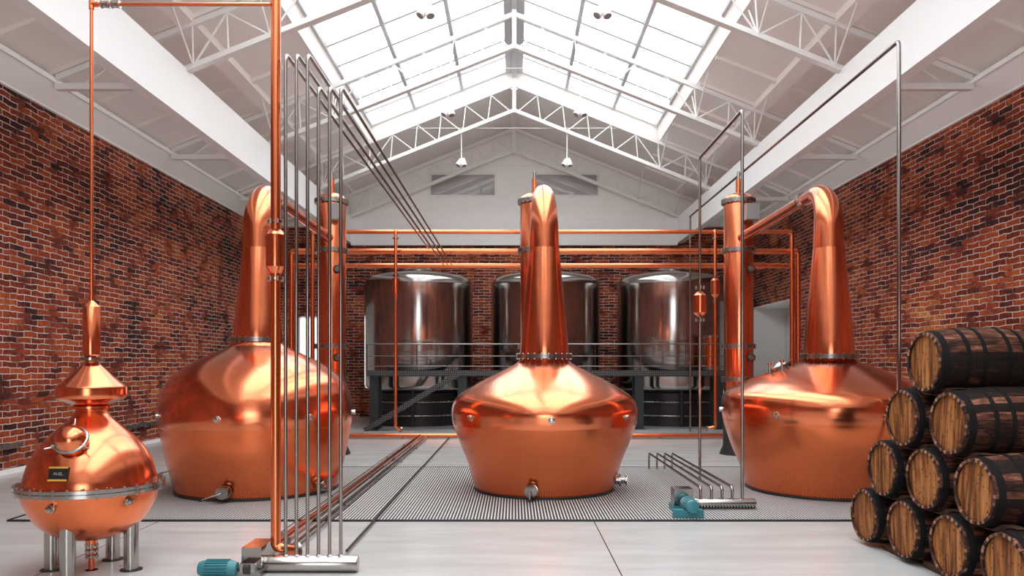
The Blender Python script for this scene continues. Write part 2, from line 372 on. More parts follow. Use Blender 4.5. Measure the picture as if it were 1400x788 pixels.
def frost():
    m, nt, b = new_mat('frosted door glass'); nt.nodes.remove(b); out = nt.nodes['Material Output']
    t = N(nt,'ShaderNodeBsdfTranslucent'); t.inputs['Color'].default_value = (.85,.87,.87,1)
    d = N(nt,'ShaderNodeBsdfDiffuse'); d.inputs['Color'].default_value = (.8,.8,.8,1)
    mx = N(nt,'ShaderNodeMixShader'); mx.inputs[0].default_value = .35
    nt.links.new(t.outputs[0], mx.inputs[1]); nt.links.new(d.outputs[0], mx.inputs[2]); nt.links.new(mx.outputs[0], out.inputs['Surface']); return m
M['frost'] = frost()

# ------------------------------------------------------------------ room
W = 7.94; YB = 26.2; YF = -9.0
def R(x): return 9.6-.4*abs(x)
fm = MB().box(-9.4,9.4,YF-.3,YB+.5,-.2,0).build('floor', M['floor'], smooth=False); struct(fm, 'pale polished concrete floor with thin dark slab joints')
def side_wall(s, name, lab):
    mb = MB(); x0, x1 = sorted((s*W, s*(W+.35)))
    mb.box(x0,x1,YF,22.7,0,6.3); mb.box(x0,x1,22.7,YB,3.62,6.3)
    o = mb.build(name, M['brick'], smooth=False); struct(o, lab)
side_wall(-1,'wall_left','weathered red brick wall on the left side of the hall')
side_wall(1,'wall_right','weathered red brick wall on the right side of the hall')
mb = MB()
mb.box(-W,-7.16,YB,YB+.3,0,6.3).box(-7.16,-6.2,YB,YB+.3,3.34,6.3).box(-6.2,6.2,YB,YB+.3,0,6.0).box(6.2,7.16,YB,YB+.3,3.34,6.3).box(7.16,W,YB,YB+.3,0,6.3)
mb.box(-6.2,-5.4,YB,YB+.3,6.0,6.3).box(5.4,6.2,YB,YB+.3,6.0,6.3)
struct(mb.build('wall_back', M['brick'], smooth=False), 'dark red brick back wall behind the steel tanks')
# gable wall with two windows
mb = MB()
for s in (-1,1):
    def strip(xa, xb, z0, z1=None):
        pts = [(s*xa,z0),(s*xb,z0),(s*xb,z1 if z1 else R(xb)+.1),(s*xa,z1 if z1 else R(xa)+.1)]
        mb.prism_y(pts, YB-.02, YB+.3)
    strip(0,.58,6.0); strip(.58,2.84,6.0,7.33); strip(.58,2.84,8.08); strip(2.84,5.4,6.0); strip(5.4,8.1,6.28)
struct(mb.build('wall_gable', M['white'], smooth=False), 'white painted gable above the brick back wall')
k = 1
for s in (-1,1):
    x0, x1 = sorted((s*.58, s*2.84))
    fr = MB().box(x0,x1,YB-.05,YB+.1,8.02,8.10).box(x0,x1,YB-.05,YB+.1,7.30,7.35).box(x0,x0+.07,YB-.05,YB+.1,7.35,8.02).box(x1-.07,x1,YB-.05,YB+.1,7.35,8.02)
    f = fr.build('window_%d'%k, M['white_metal'], smooth=False); struct(f, 'wide low gable window with white frame, %s of the ridge' % ('left' if s < 0 else 'right'))
    MB().box(x0+.07,x1-.07,YB+.05,YB+.07,7.35,8.02).build('pane', M['gable_glass'], f, smooth=False); k += 1
# front wall (behind camera) with a tall window invented for fill light and reflections
mb = MB(); mb.box(-W,-2.4,YF-.3,YF,0,6.3).box(2.4,W,YF-.3,YF,0,6.3).box(-2.4,2.4,YF-.3,YF,4.6,6.3)
struct(mb.build('wall_front', M['brick'], smooth=False), 'brick wall behind the viewer with one added tall window')
mb = MB(); mb.prism_y([(-8.1,6.3),(8.1,6.3),(8.1,R(8.1)+.1),(0,9.7),(-8.1,R(8.1)+.1)], YF-.3, YF)
struct(mb.build('trim_8', M['white'], smooth=False), 'white gable end behind the viewer')
mb = MB()
for x in (-2.4,-.8,.8,2.4): mb.box(x-.04,x+.04,YF-.2,YF-.1,0,4.6)
for z in (.04,2.3,4.56): mb.box(-2.4,2.4,YF-.19,YF-.11,z-.04,z+.04)
f = mb.build('window_3', M['white_metal'], smooth=False); struct(f, 'added unseen window behind the viewer, for fill light and reflections')
MB().box(-2.4,2.4,YF-.16,YF-.15,0,4.6).build('pane', M['glass'], f, smooth=False)
# roof deck, ribs, purlins, skylight curb
SX = 4.06; SY0 = -7.5; SY1 = 22.3
mb = MB()
for s in (-1,1):
    mb.prism_y([(s*SX,R(SX)),(s*8.4,R(8.4)),(s*8.4,R(8.4)+.15),(s*SX,R(SX)+.15)], YF-.3, YB+.4)
    for ya, yb in ((YF-.3,SY0),(SY1,YB+.4)):
        mb.prism_y([(0,R(0)),(s*SX,R(SX)),(s*SX,R(SX)+.15),(0,R(0)+.15)], ya, yb)
    # curb: sides and ends
    mb.prism_y([(s*(SX-.012),R(SX)-.02),(s*(SX+.12),R(SX)+.01),(s*(SX+.12),R(SX)+.62),(s*(SX-.012),R(SX)+.56)], SY0, SY1)
    for ya, yb in ((SY0-.12,SY0+.012),(SY1-.012,SY1+.12)):
        mb.prism_y([(0,R(0)-.012),(s*SX,R(SX)-.012),(s*SX,R(SX)+.6),(0,R(0)+.6)], ya, yb)
    # longitudinal purlin over the eaves beam and ribs
    mb.prism_y([(s*5.28,R(5.28)+.02),(s*5.56,R(5.56)+.02),(s*5.54,R(5.54)-.11),(s*5.30,R(5.30)-.11)], YF, YB)
    y = 13.05-4.4*4
    j = 0
    while y < YB:
        for (xa,xb) in ((SX+.02,5.3),(5.54,7.7)):
            mb.prism_y([(s*xa,R(xa)+.02),(s*xb,R(xb)+.02),(s*xb,R(xb)-.07),(s*xa,R(xa)-.07)], y-.06, y+.06)
        y += 4.4/3
    y = SY1+.12
mb.prism_y([(-.10,9.62),(.10,9.62),(.10,9.5),(-.10,9.5)], SY1, YB)
struct(mb.build('ceiling', M['roof'], smooth=False), 'white pitched roof deck with shallow ribs and skylight opening')
# skylight glazing bars + glass
def G(x): return 10.15-.4*abs(x)
for s, nm, lab in ((-1,'window_4','left slope of the long ridge skylight with white glazing bars'),(1,'window_5','right slope of the long ridge skylight with white glazing bars')):
    mb = MB()
    for x, w in ((1.47,.085),(2.8,.085),(4.02,.07)):
        mb.bar((s*x,SY0,G(x)-.05),(s*x,SY1,G(x)-.05), w, .12)
    y = SY1-.04
    while y > SY0:
        mb.bar((s*.05,y,G(.05)-.05),(s*4.04,y,G(4.04)-.05), .07, .09); y -= 1.1
    f = mb.build(nm, M['bar_grey'], smooth=False); struct(f, lab)
    MB().prism_y([(0,G(0)+.02),(s*4.1,G(4.1)+.02),(s*4.1,G(4.1)+.03),(0,G(0)+.03)], SY0-.1, SY1+.1).build('pane', M['glass'], f, smooth=False)
rb = MB(); rb.prism_y([(-.24,G(.24)-.02),(0,G(0)-.02),(.24,G(.24)-.02),(.24,G(.24)-.12),(.06,G(.06)-.14),(.06,G(.06)-.3),(-.06,G(.06)-.3),(-.06,G(.06)-.14),(-.24,G(.24)-.12)], SY0, SY1)
struct(rb.build('trim_1', M['bar_grey'], smooth=False), 'white ridge member running down the middle of the skylight')
# big white box beams
BZ0 = 5.74; BZ1 = 6.585; BA = 5.38
for s, nm, lab in ((-1,'trim_2','deep white box beam along the left side of the hall'),(1,'trim_3','deep white box beam along the right side of the hall')):
    x0, x1 = sorted((s*BA, s*(BA+.2)))
    struct(MB().box(x0,x1,YF,YB,BZ0,BZ1).build(nm, M['white_beam'], smooth=False), lab)
struct(MB().box(-BA,BA,YB-.22,YB-.02,5.66,6.56).build('trim_4', M['white_beam'], smooth=False), 'deep white box beam across the top of the back wall')
for s, nm, lab in ((-1,'trim_5','white cornice along the top of the left brick wall'),(1,'trim_6','white cornice along the top of the right brick wall')):
    mb = MB().prism_y([(s*W,6.05),(s*(W-.06),6.05),(s*(W-.06),6.08),(s*7.58,6.36),(s*7.55,6.36),(s*7.55,6.44),(s*W,6.44)], YF, YB)
    struct(mb.build(nm, M['white'], smooth=False), lab)
for s, nm in ((-1,'baseboard_left'),(1,'baseboard_right')):
    x0, x1 = sorted((s*W, s*(W-.03)))
    struct(MB().box(x0,x1,YF,22.7,0,.075).build(nm, M['white'], smooth=False), 'low white skirting at the foot of the brick wall')
# openings in the side walls: white lined passages
for s, nm, lab in ((-1,'door_1','open white passage at the far end of the left wall'),(1,'door_2','open white passage at the far end of the right wall')):
    mb = MB()
    def bx(xa,xb,ya,yb,za,zb):
        a, b_ = sorted((s*xa, s*xb)); mb.box(a,b_,ya,yb,za,zb)
    bx(W,9.15,YB,YB+.1,0,3.62); bx(W+.35,9.15,22.55,22.7,0,3.62); bx(9.05,9.15,22.7,YB,0,3.62); bx(W+.002,9.15,22.705,YB+.1,3.58,3.615)
    bx(W+.002,W+.36,22.702,22.73,0,3.58)
    bx(8.93,8.97,YB-.06,YB,0,3.4)
    struct(mb.build(nm, M['white'], smooth=False), lab)
for s, nm, lab in ((-1,'door_3','pale frosted glass door in the back wall at left'),(1,'door_4','pale frosted glass door in the back wall at right')):
    x0, x1 = sorted((s*6.2, s*7.16))
    f = MB().box(x0,x0+.05,YB,YB+.25,0,3.34).box(x1-.05,x1,YB,YB+.25,0,3.34).box(x0,x1,YB,YB+.25,3.29,3.34).build(nm, M['white_metal'], smooth=False); struct(f, lab)
    MB().box(x0+.05,x1-.05,YB+.18,YB+.19,0,3.29).build('pane', M['frost'], f, smooth=False)

# ------------------------------------------------------------------ roof trusses
def make_truss():
    t = thing('roof_truss', 'x', 'truss', (0,0,0), 0, 'white steel roof trusses')
    wm = M['white_metal']
    def top(x): return 9.47-.4*abs(x)
    def bot(x): return 8.72-.4*abs(x)
    for s in (-1,1):
        MB().bar((0,0,top(0)),(s*7.55,0,top(7.55)),.07,.09).build('top_chord', wm, t, smooth=False)
        mb = MB().bar((0,0,bot(0)),(s*5.45,0,bot(5.45)),.15,.035).bar((0,0,bot(0)+.05),(s*5.45,0,bot(5.45)+.05),.05,.09)
        mb.build('bottom_chord', wm, t, smooth=False)
        tops = [.64,1.34,2.02,2.68,3.36]; bots = [.73,1.42,2.09,2.74,3.42]; prev = .06
        for a, b in zip(tops, bots):
            MB().tube([(s*a,0,top(a)-.04),(s*b,0,bot(b)+.04)],.016,6).build('web_strut', wm, t)
            MB().tube([(s*a,0,top(a)-.04),(s*(prev+.06),0,bot(prev)+.05)],.016,6).build('web_strut', wm, t)
            prev = b
        for (xb, ends) in ((4.03,((3.36,0),(3.98,0),(4.75,0),(4.1,-.75),(4.1,.75))),(4.72,((4.75,0),)),(5.3,((4.75,0),(5.32,0),(5.35,-.8),(5.35,.8)))):
            for (xt, dy) in ends:
                zt = top(xt)-.04 if dy == 0 else R(xt)-.05
                MB().tube([(s*xb,0,bot(xb)+.05),(s*xt,dy,zt)],.016,6).build('web_strut', wm, t)
        MB().bar((s*5.6,0,6.3),(s*7.56,0,6.3),.12,.1).build('aisle_tie', wm, t, smooth=False)
        MB().tube([(s*5.75,0,6.35),(s*6.25,0,top(6.25)-.04)],.014,6).build('web_strut', wm, t)
        MB().tube([(s*6.25,0,6.35),(s*6.25,0,top(6.25)-.04)],.014,6).build('web_strut', wm, t)
        MB().tube([(s*6.25,0,top(6.25)-.04),(s*7.1,0,6.35)],.014,6).build('web_strut', wm, t)
    MB().box(-.05,.05,-.05,.05,8.68,9.55).build('king_post', wm, t, smooth=False)
    MB().tube([(-3.0,0,8.27),(3.0,0,8.27)],.008,6).build('tie_rod', wm, t)
    return t
tr0 = make_truss()
tlab = ['white lattice roof truss nearest the viewer, crossing the top corners of the view',
        'second white roof truss from the front, crossing the middle of the skylight',
        'white roof truss crossing just below the far end of the skylight',
        'farthest white roof truss, close against the gable wall']
for i, y in enumerate((13.05,17.45,21.85,25.93)):
    o = tr0 if i == 0 else copy_tree(tr0)
    o.location = (0,y,0); o['label'] = tlab[i]
# pendants
def make_spot():
    t = thing('pendant_spotlight', 'x', 'spotlight', (0,0,0), 0, 'white pendant spotlights')
    MB().tube([(0,0,.12),(0,0,.82)],.014,8).build('rod', M['white_metal'], t)
    MB().lathe([(.03,.05),(.05,.06),(.05,.12),(.02,.13)],16).build('mount', M['white_metal'], t)
    for sx, ry in ((-.05,.55),(.06,-.25)):
        mb = MB().lathe([(.05,.13),(.072,.09),(.078,-.08),(.072,-.095)],20)
        h = mb.xf(Matrix.Translation((sx,0,0)) @ Matrix.Rotation(ry,4,'Y') @ Matrix.Rotation(-.3,4,'X')).build('lamp_head', M['white_metal'], t)
        MB().lathe([(.06,-.090),(.06,-.099)],20).xf(Matrix.Translation((sx,0,0)) @ Matrix.Rotation(ry,4,'Y') @ Matrix.Rotation(-.3,4,'X')).build('lens', M['grey_box'], h)
    return t
sp0 = make_spot(); first = True
for y, dn in ((13.05,'at the top edge of the view'),(17.45,'middle pair'),(21.85,'farthest and lowest pair')):
    for s in (-1,1):
        o = sp0 if first else copy_tree(sp0); first = False
        xb = 1.46; zb = 8.72-.4*xb
        o.location = (s*xb, y, zb-.83+(.24 if y < 14 else 0)); o['label'] = 'white double spotlight hanging %s of the ridge, %s' % ('left' if s < 0 else 'right', dn)

# ------------------------------------------------------------------ floor grating
gx0, gx1, gy0, gy1 = -5.5, 6.45, 8.62, 13.1
M['pit_shade'] = simple('tray black', (.006,.006,.006), .7)
g = thing('floor_grating', 'large grey bar grating let into the floor under the three big copper stills', 'grating', ((gx0+gx1)/2,(gy0+gy1)/2,0))
ox, oy = (gx0+gx1)/2, (gy0+gy1)/2
MB().box(gx0-ox,gx1-ox,gy0-oy,gy1-oy,.0005,.012).build('pit_shade', M['pit_shade'], g, smooth=False)  # black sheet painting the darkness of the pit under the bars
mb = MB(); x = gx0+.03
while x < gx1-.02:
    mb.box(x-ox-.008,x-ox+.008,gy0-oy,gy1-oy,.0140,.0165); x += .0355
mb.build('bearing_bars', simple('galvanised bar', (.54,.535,.525), .5), g, smooth=False)
mb = MB(); y = gy0+.05
while y < gy1:
    mb.box(gx0-ox,gx1-ox,y-oy-.007,y-oy+.007,.0122,.0138); y += .0355
mb.build('cross_bars', simple('galvanised cross bar', (.06,.06,.058), .6, 0), g, smooth=False)
mb = MB(); hx=(gx1-gx0)/2; hy=(gy1-gy0)/2
mb.box(-hx-.02,hx+.02,-hy-.03,-hy,0,.02).box(-hx-.02,hx+.02,hy,hy+.03,0,.02).box(-hx-.03,-hx,-hy,hy,0,.02).box(hx,hx+.03,-hy,hy,0,.02)
mb.build('frame', M['dark_steel'], g, smooth=False)

# ------------------------------------------------------------------ pot stills
def bolts(parent, pts, r, h, seg=6, axis='z'):
    """one hexagonal bolt object per position, all sharing a mesh"""
    b0 = MB().lathe([(r,-h),(r,h)],seg,(0,0,0),axis).build('bolt', M['bolt'], parent, smooth=False); b0.location = pts[0]
    for p in pts[1:]:
        b = b0.copy(); C.objects.link(b); b.location = p
def ring_pts(n, q, z, off=.5, c=(0,0)):
    return [(c[0]+q*math.cos(2*PI*(i+off)/n), c[1]+q*math.sin(2*PI*(i+off)/n), z) for i in range(n)]
def flange(r, z0, z1, nb, br=.012, ir=None, name='flange', mat=None, parent=None, c=(0,0), seg=48):
    f = MB().lathe([(ir or r*.8,z0),(r,z0),(r,z0+(z1-z0)*.46),(r*.985,z0+(z1-z0)*.5),(r,z0+(z1-z0)*.54),(r,z1),(ir or r*.8,z1)],seg,(c[0],c[1],0)).build(name, mat or M['flange'], parent)
    bolts(f, ring_pts(nb, r-br*1.3, (z0+z1)/2), br, (z1-z0)/2+br*1.1)
    return f
def make_still(label, loc, boss0, low, up, bz, valve=None, hatch=False, zf=1.775, rf=.385):
    t = thing('copper_pot_still', label, 'still', loc)
    rs_, zs_ = low[-1]; r0 = low[0][0]
    MB().lathe([(r0-.03,.0)]+smooth_prof(low,6),96).build('pot_base', M['copper_brushed'], t)
    MB().lathe([(r0+.022,0),(r0+.022,.03),(r0,.03)],96).build('base_ring', M['dark_steel'], t)
    MB().lathe([(rs_-.02,zs_-.005)]+smooth_prof(up,7),96).build('pot_shoulder', M['copper'], t)
    flange(rf,zf,zf+.06,24,.011,rf-.055,'neck_flange',M['flange'],t,seg=64)
    rn = rf-.06; a_ = (3.28-zf-.055)
    MB().lathe(smooth_prof([(rn+.01,zf+.055),(rn,zf+.055+a_*.12),(rn-.04*rn/.325,zf+.055+a_*.42),(.235,zf+.055+a_*.78),(.205,3.28)],6),64).build('neck', M['copper'], t)
    pts = []; rs = []
    for k in range(8): pts.append((0,0,3.28+(3.60-3.28)*k/7)); rs.append(.202-.008*k/7)
    n = 18; cr = .50; cz = 3.62
    for k in range(1,n+1):
        a = PI/2*k/n; pts.append((0,cr-cr*math.cos(a),cz+cr*math.sin(a))); rs.append(.194-(.194-.118)*(k/n)**1.2)
    pts.append((0,.72,cz+cr+.004)); rs.append(.105); pts.append((0,.93,ARM_Z)); rs.append(.095)
    MB().tube(pts, rs, 48).build('swan_neck', M['copper'], t)
    f = MB().lathe([(.08,-.02),(.13,-.02),(.13,.02),(.08,.02)],32,(0,.94,ARM_Z),'y').build('arm_flange', M['flange'], t)
    bolts(f, [(.113*math.cos(2*PI*i/10),.94,ARM_Z+.113*math.sin(2*PI*i/10)) for i in range(10)], .011, .032, axis='y')
    MB().tube([(0,.95,ARM_Z),(0,4.09,ARM_Z-.03)],.09,32).build('lyne_arm', M['copper'], t)
    rb_ = rs_+.008
    for i in range(7):
        a = math.radians(boss0+i*360/7)
        mb = MB().lathe([(.052,-.03),(.052,.006),(.036,.012),(.034,.045),(.02,.05)],20,(0,0,0),'y')
        d = Vector((math.sin(a),-math.cos(a),0))
        mb.xf(Matrix.Rotation(PI,4,'Z'))
        mb.xf(Matrix.Translation(d*rb_+Vector((0,0,bz))) @ Matrix.Rotation(a,4,'Z'))
        mb.build('inspection_boss', M['bolt'], t)
    for (ang, hx, hz) in (valve or []):
        a = math.radians(ang); d = Vector((math.sin(a),-math.cos(a),0))
        X = Matrix.Translation(d*(r0+.045)+Vector((0,0,.13))) @ Matrix.Rotation(a,4,'Z')
        v = MB().lathe([(.06,.05),(.06,-.03),(.082,-.035),(.082,-.06),(.05,-.065),(.045,-.12),(.078,-.125),(.078,-.145),(.03,-.15)],28,(0,0,0),'y').xf(X).build('outlet_valve', M['steel'], t)
        if hz > 0: MB().box(-.022,.022,-.16,-.145,-.07,.07).xf(X).build('handle', M['bolt'], v, smooth=False); continue
        MB().tube([(0,-.155,0),(hx*.3,-.19,hz*.3),(hx,-.23,hz)],[.012,.011,.010],8).xf(X).build('lever', M['flange'], v)
        MB().lathe([(.002,-.02),(.02,-.012),(.022,0),(.02,.012),(.002,.02)],12).xf(X @ Matrix.Translation((hx,-.235,hz))).build('knob', M['rubber'], v)
    if hatch:
        X = Matrix.Translation((-.58,.12,1.60)) @ Matrix.Rotation(-.45,4,'Y')
        h = MB().lathe([(.14,-.06),(.14,.08),(.16,.08),(.16,.11),(.10,.13),(.01,.15)],28).xf(X).build('hatch', M['steel'], t)
        for (px_, py_, pz_) in ((-.80,.02,1.53),(-.68,-.12,1.57)):
            v = MB().lathe([(.03,-.04),(.03,.02),(.018,.03),(.016,.15)],14,(px_,py_,pz_)).build('relief_valve', M['steel'], t)
            MB().lathe([(.026,.15),(.026,.185),(.012,.19)],14,(px_,py_,pz_)).build('cap', M['copper_pipe'], v)
    return t
SD = 10.8; ARM_Z = 4.13
make_still('large copper pot still at left, behind the row of tall steel pipes', (-3.5,SD,.02), -4,
    [(1.05,.0),(1.09,.14),(1.14,.33),(1.205,.62),(1.24,.84),(1.25,.89)],
    [(1.252,.89),(1.268,1.0),(1.262,1.14),(1.225,1.32),(1.12,1.50),(.94,1.655),(.73,1.775),(.53,1.865),(.42,1.92),(.37,1.96),(.35,2.01)],
    1.03, [(-2,-.22,-.07),(62,0,.1)], zf=2.0, rf=.375)
make_still('copper pot still standing alone in the centre of the grating', (.41,SD,.02), 2,
    [(.93,.0),(.985,.16),(1.045,.37),(1.165,.67),(1.235,.86),(1.247,.895)],
    [(1.249,.895),(1.262,.98),(1.262,1.10),(1.205,1.235),(1.06,1.35),(.83,1.485),(.58,1.61),(.42,1.69),(.36,1.735),(.345,1.77)],
    1.02, [(-11,.01,-.10),(84,0,.1)])
make_still('copper pot still at right, beside the barrel stack, with small hatch valves on its shoulder', (4.3,SD,.02), 5,
    [(1.08,.0),(1.125,.14),(1.19,.33),(1.30,.60),(1.385,.87),(1.405,.96)],
    [(1.407,.96),(1.425,1.06),(1.422,1.19),(1.37,1.31),(1.20,1.41),(1.0,1.50),(.77,1.59),(.55,1.67),(.42,1.715),(.365,1.74),(.345,1.77)],
    1.07, [], True)

# condenser columns behind them
def make_column(label, x):
    t = thing('condenser_column', label, 'column', (x,15.15,0), 0, 'copper condenser columns')
    MB().lathe([(.355,0),(.355,.02),(.29,.17),(.287,.62)],48).build('base', M['dark_steel'], t)
    MB().lathe([(.27,.60),(.274,.62),(.274,4.84),(.27,4.86)],64).build('shell', M['copper'], t)
    for z in (1.40,2.03,3.86,4.80):
        flange(.325,z,z+.075,20,.012,.26,'flange',M['flange'],t)
    MB().lathe(smooth_prof([(.29,4.87),(.255,4.93),(.16,4.985),(.045,5.0)],5),48).build('domed_cap', M['copper'], t)
    MB().lathe([(.05,4.98),(.05,5.28),(.035,5.285)],20).build('outlet_pipe', M['copper_pipe'], t)
    MB().lathe([(.028,5.28),(.028,5.42),(.02,5.425)],16).build('outlet_tip', M['steel'], t)
    MB().box(.03,.27,-.44,-.26,4.43,4.73).build('junction_box', M['grey_box'], t, smooth=False)
    for z in (3.52,1.85,):
        v = MB().lathe([(.075,.0),(.075,-.07),(.06,-.08)],24,(.17,-.21,z),'y').build('sight_port', M['rubber'], t)
        MB().lathe([(.055,-.08),(.05,-.09)],20,(.17,-.21,z),'y').build('glass', M['steel'], v)
    return t
make_column('tall copper condenser column behind the left still and steel pipes', -3.5)
make_column('tall copper condenser column mostly hidden behind the central still neck', .39)
make_column('tall copper condenser column fully in view left of the right still', 4.3)

# ------------------------------------------------------------------ small alembic at left
AX, AY = -3.515, 6.57
t = thing('small_copper_still', 'small round copper still on four steel legs at the far left foreground', 'still', (AX,AY,0))
bowl = smooth_prof([(.02,.255),(.15,.27),(.28,.315),(.40,.41),(.485,.55),(.52,.66),(.525,.70)],7)
MB().lathe(bowl,80).build('bowl', M['copper_brushed'], t)
flange(.563,.675,.735,34,.011,.48,'rim_flange',M['steel'],t,seg=80)
MB().lathe(smooth_prof([(.50,.73),(.492,.79),(.46,.90),(.405,1.01),(.33,1.105),(.245,1.185),(.16,1.265),(.125,1.32),(.115,1.35)],7),72).build('dome', M['copper'], t)
MB().lathe([(.115,1.335),(.14,1.345),(.14,1.365),(.13,1.37)],48).build('collar', M['copper_pipe'], t)
MB().lathe([(.13,1.37)]+smooth_prof([(.15,1.38),(.235,1.415),(.262,1.43)],4)+smooth_prof([(.268,1.445),(.268,1.515),(.262,1.53)],3)+smooth_prof([(.245,1.545),(.16,1.62),(.09,1.69),(.055,1.72)],4)+[(.05,1.75)],72).build('onion_head', M['copper'], t)
flange(.085,1.745,1.765,8,.007,.04,'neck_flange',M['steel'],t,seg=32)
MB().lathe([(.045,1.765),(.068,1.79),(.068,2.185),(.062,2.195),(.02,2.235),(.016,2.24)],40).build('rectifier', M['copper'], t)
for dx, dy in ((0.0,-.35),(.33,0),(0,.35),(-.33,0)):
    l = MB().lathe([(.058,.0),(.058,.43)],32,(dx,dy,0)).build('leg', M['steel'], t)
    MB().lathe([(.088,0),(.088,.008),(.06,.010)],32,(dx,dy,0)).build('foot_plate', M['dark_steel'], l)
d = MB().lathe([(.045,.27),(.045,.21),(.024,.205),(.024,.0),(.05,.0)][::-1] ,24).build('drain_pipe', M['copper_pipe'], t)
for z in (.115,.160,.205):
    f = MB().lathe([(.024,z-.008),(.052,z-.008),(.052,z+.008),(.024,z+.008)],24).build('clamp_ring', M['steel'], t)
    bolts(f, ring_pts(6,.046,z,0), .009, .016)
# manhole
Xm = Matrix.Translation((.035,-.325,1.075)) @ Matrix.Rotation(math.radians(5),4,'Z') @ Matrix.Rotation(math.radians(50),4,'X')
mh = MB().lathe([(.115,-.08),(.115,.06),(.12,.06)],40).xf(Xm).build('manway', M['copper'], t)
MB().lathe([(.118,.055),(.118,.075)]+smooth_prof([(.112,.09),(.092,.135),(.055,.165),(.02,.176),(.002,.177)],4),40).xf(Xm).build('lid', M['copper'], mh)
MB().lathe([(.115,.045),(.128,.05),(.132,.062),(.128,.074),(.115,.078)],40).xf(Xm).build('clamp_band', M['steel'], mh)
for a in (-150,-30,95):
    c = Vector((.132*math.cos(math.radians(a)),.132*math.sin(math.radians(a)),.062))
    o_ = c*1.0+Vector((math.cos(math.radians(a))*.06,math.sin(math.radians(a))*.06,.02))
    MB().tube([c,o_],.007,8).lathe([(.014,-.018),(.014,.018)],8,tuple(c)).xf(Xm).build('clamp_screw', M['bolt'], mh)
# plaque
Xp = Matrix.Translation((.0,-.478,.862)) @ Matrix.Rotation(math.radians(-14),4,'X')
pl = MB().box(-.074,.074,-.006,.006,-.056,.056).xf(Xp).build('name_plate', M['plaque_black'], t, smooth=False)
MB().box(-.074,.074,-.008,-.005,.042,.056).box(-.074,.074,-.008,-.005,-.056,-.042).xf(Xp).build('yellow_stripe', M['plaque_gold'], pl, smooth=False)
cu = bpy.data.curves.new('lettering','FONT'); cu.body = 'N-EL.'; cu.size = .034; cu.align_x = 'CENTER'; cu.align_y = 'CENTER'; cu.extrude = .0006
to = bpy.data.objects.new('tmp', cu); C.objects.link(to); bpy.context.view_layer.update()
me = bpy.data.meshes.new_from_object(to); bpy.data.objects.remove(to)
me.transform(Xp @ Matrix.Translation((.005,-.0075,0)) @ Matrix.Rotation(PI/2,4,'X')); me.materials.clear(); me.materials.append(M['plaque_text'])
lt = bpy.data.objects.new('lettering', me); C.objects.link(lt); lt.parent = pl
# side plugs
for (az, z, r) in ((-4,.60,.515),(58,.62,.515)):
    a = math.radians(az); dvec = Vector((math.sin(a),-math.cos(a),0))
    X = Matrix.Translation(dvec*r+Vector((0,0,z))) @ Matrix.Rotation(a,4,'Z')
    MB().lathe([(.034,.03),(.034,-.01),(.024,-.012)],20,(0,0,0),'y').lathe([(.026,-.012),(.026,-.04),(.02,-.042)],6,(0,0,0),'y').xf(X).build('plug', M['steel'], t)

# thin vapour line with tee to the tall pipe
t = thing('vapour_pipe', 'thin copper pipe rising from the small still and crossing to the tall copper pipe', 'pipe', (AX,AY,2.235))
MB().tube([(0,0,-.01),(0,0,3.6)],.0145,16).build('riser', M['copper_pipe'], t)
MB().tube([(0,0,2.47),(1.49,0,2.47)],.0145,16).build('cross_pipe', M['copper_pipe'], t)
MB().lathe([(.021,2.43),(.021,2.51)],16).tube([(0,0,2.47),(.06,0,2.47)],.021,16).build('tee', M['copper_pipe'], t)
for x in (.115,.20):
    u = MB().lathe([(.022,-.02),(.03,-.018),(.03,.018),(.022,.02)],8,(x,0,2.47),'x').lathe([(.033,-.006),(.033,.006)],6,(x-.03,0,2.47),'x').lathe([(.033,-.006),(.033,.006)],6,(x+.03,0,2.47),'x').build('union', M['bolt'], t)
# tall copper pipe with vessel
TX = (377-VX)/F*6.6
t = thing('tall_copper_pipe', 'tall thick copper pipe with a small vessel, left of the steel pipe row', 'pipe', (TX,6.6,0))
MB().tube(bent([(0,0,6.2),(0,0,.19),(.05,.0,.17),(.14,.10,.13)],.06),.041,24).build('pipe', M['copper_pipe'], t)
zv0 = 1.7+(500-371)/163.6; zv1 = 1.7+(500-316)/163.6
MB().lathe([(.045,zv0-.02),(.055,zv0),(.080,zv0+.035),(.080,zv1-.035),(.055,zv1),(.043,zv1+.01)],40).build('vessel', M['copper'], t)
for z in (1.7+(500-303.5)/163.6, 1.7+(500-381.5)/163.6):
    f = MB().lathe([(.035,z-.009),(.062,z-.009),(.062,z+.009),(.035,z+.009)],28).build('pipe_clamp', M['steel'], t)
    bolts(f, ring_pts(6,.06,z,0), .011, .019, 8)
MB().lathe([(.035,-.012),(.075,-.012),(.075,.012),(.035,.012)],28,(0,0,0),'y').xf(Matrix.Translation((.15,.115,.125)) @ Matrix.Rotation(-.9,4,'Z')).build('end_flange', M['flange'], t)

# ------------------------------------------------------------------ left steel manifold + six pipes
MX = lambda px, d: (px-VX)/F*d
t = thing('steel_pipe_manifold', 'thick horizontal steel header on the floor feeding six tall thin steel pipes', 'manifold', (-1.68,6.5,0))
MB().lathe([(.05,-.405),(.062,-.403),(.067,-.395),(.067,-.34),(.070,-.338),(.070,-.33),(.067,-.328),(.067,.388),(.062,.396),(.045,.398)],40,(0,0,.070),'x').build('header', M['steel'], t)
for i, (px, z, dend) in enumerate(((390.5,4.27,17.36),(405.3,4.27,17.36),(420.5,4.27,17.36),(435.5,4.0,17.93),(450.7,4.0,17.93),(466,4.0,17.93))):
    x = MX(px,6.5)+1.68
    MB().tube(bent([(x,0,.12),(x,0,z),(x,dend-6.5,z)],.07,8),.0145,16).build('riser_pipe', M['tube_steel'], t)
    MB().lathe([(.024,.128),(.024,.138),(.015,.145)],16,(x,0,0)).build('weld_collar', M['steel'], t)
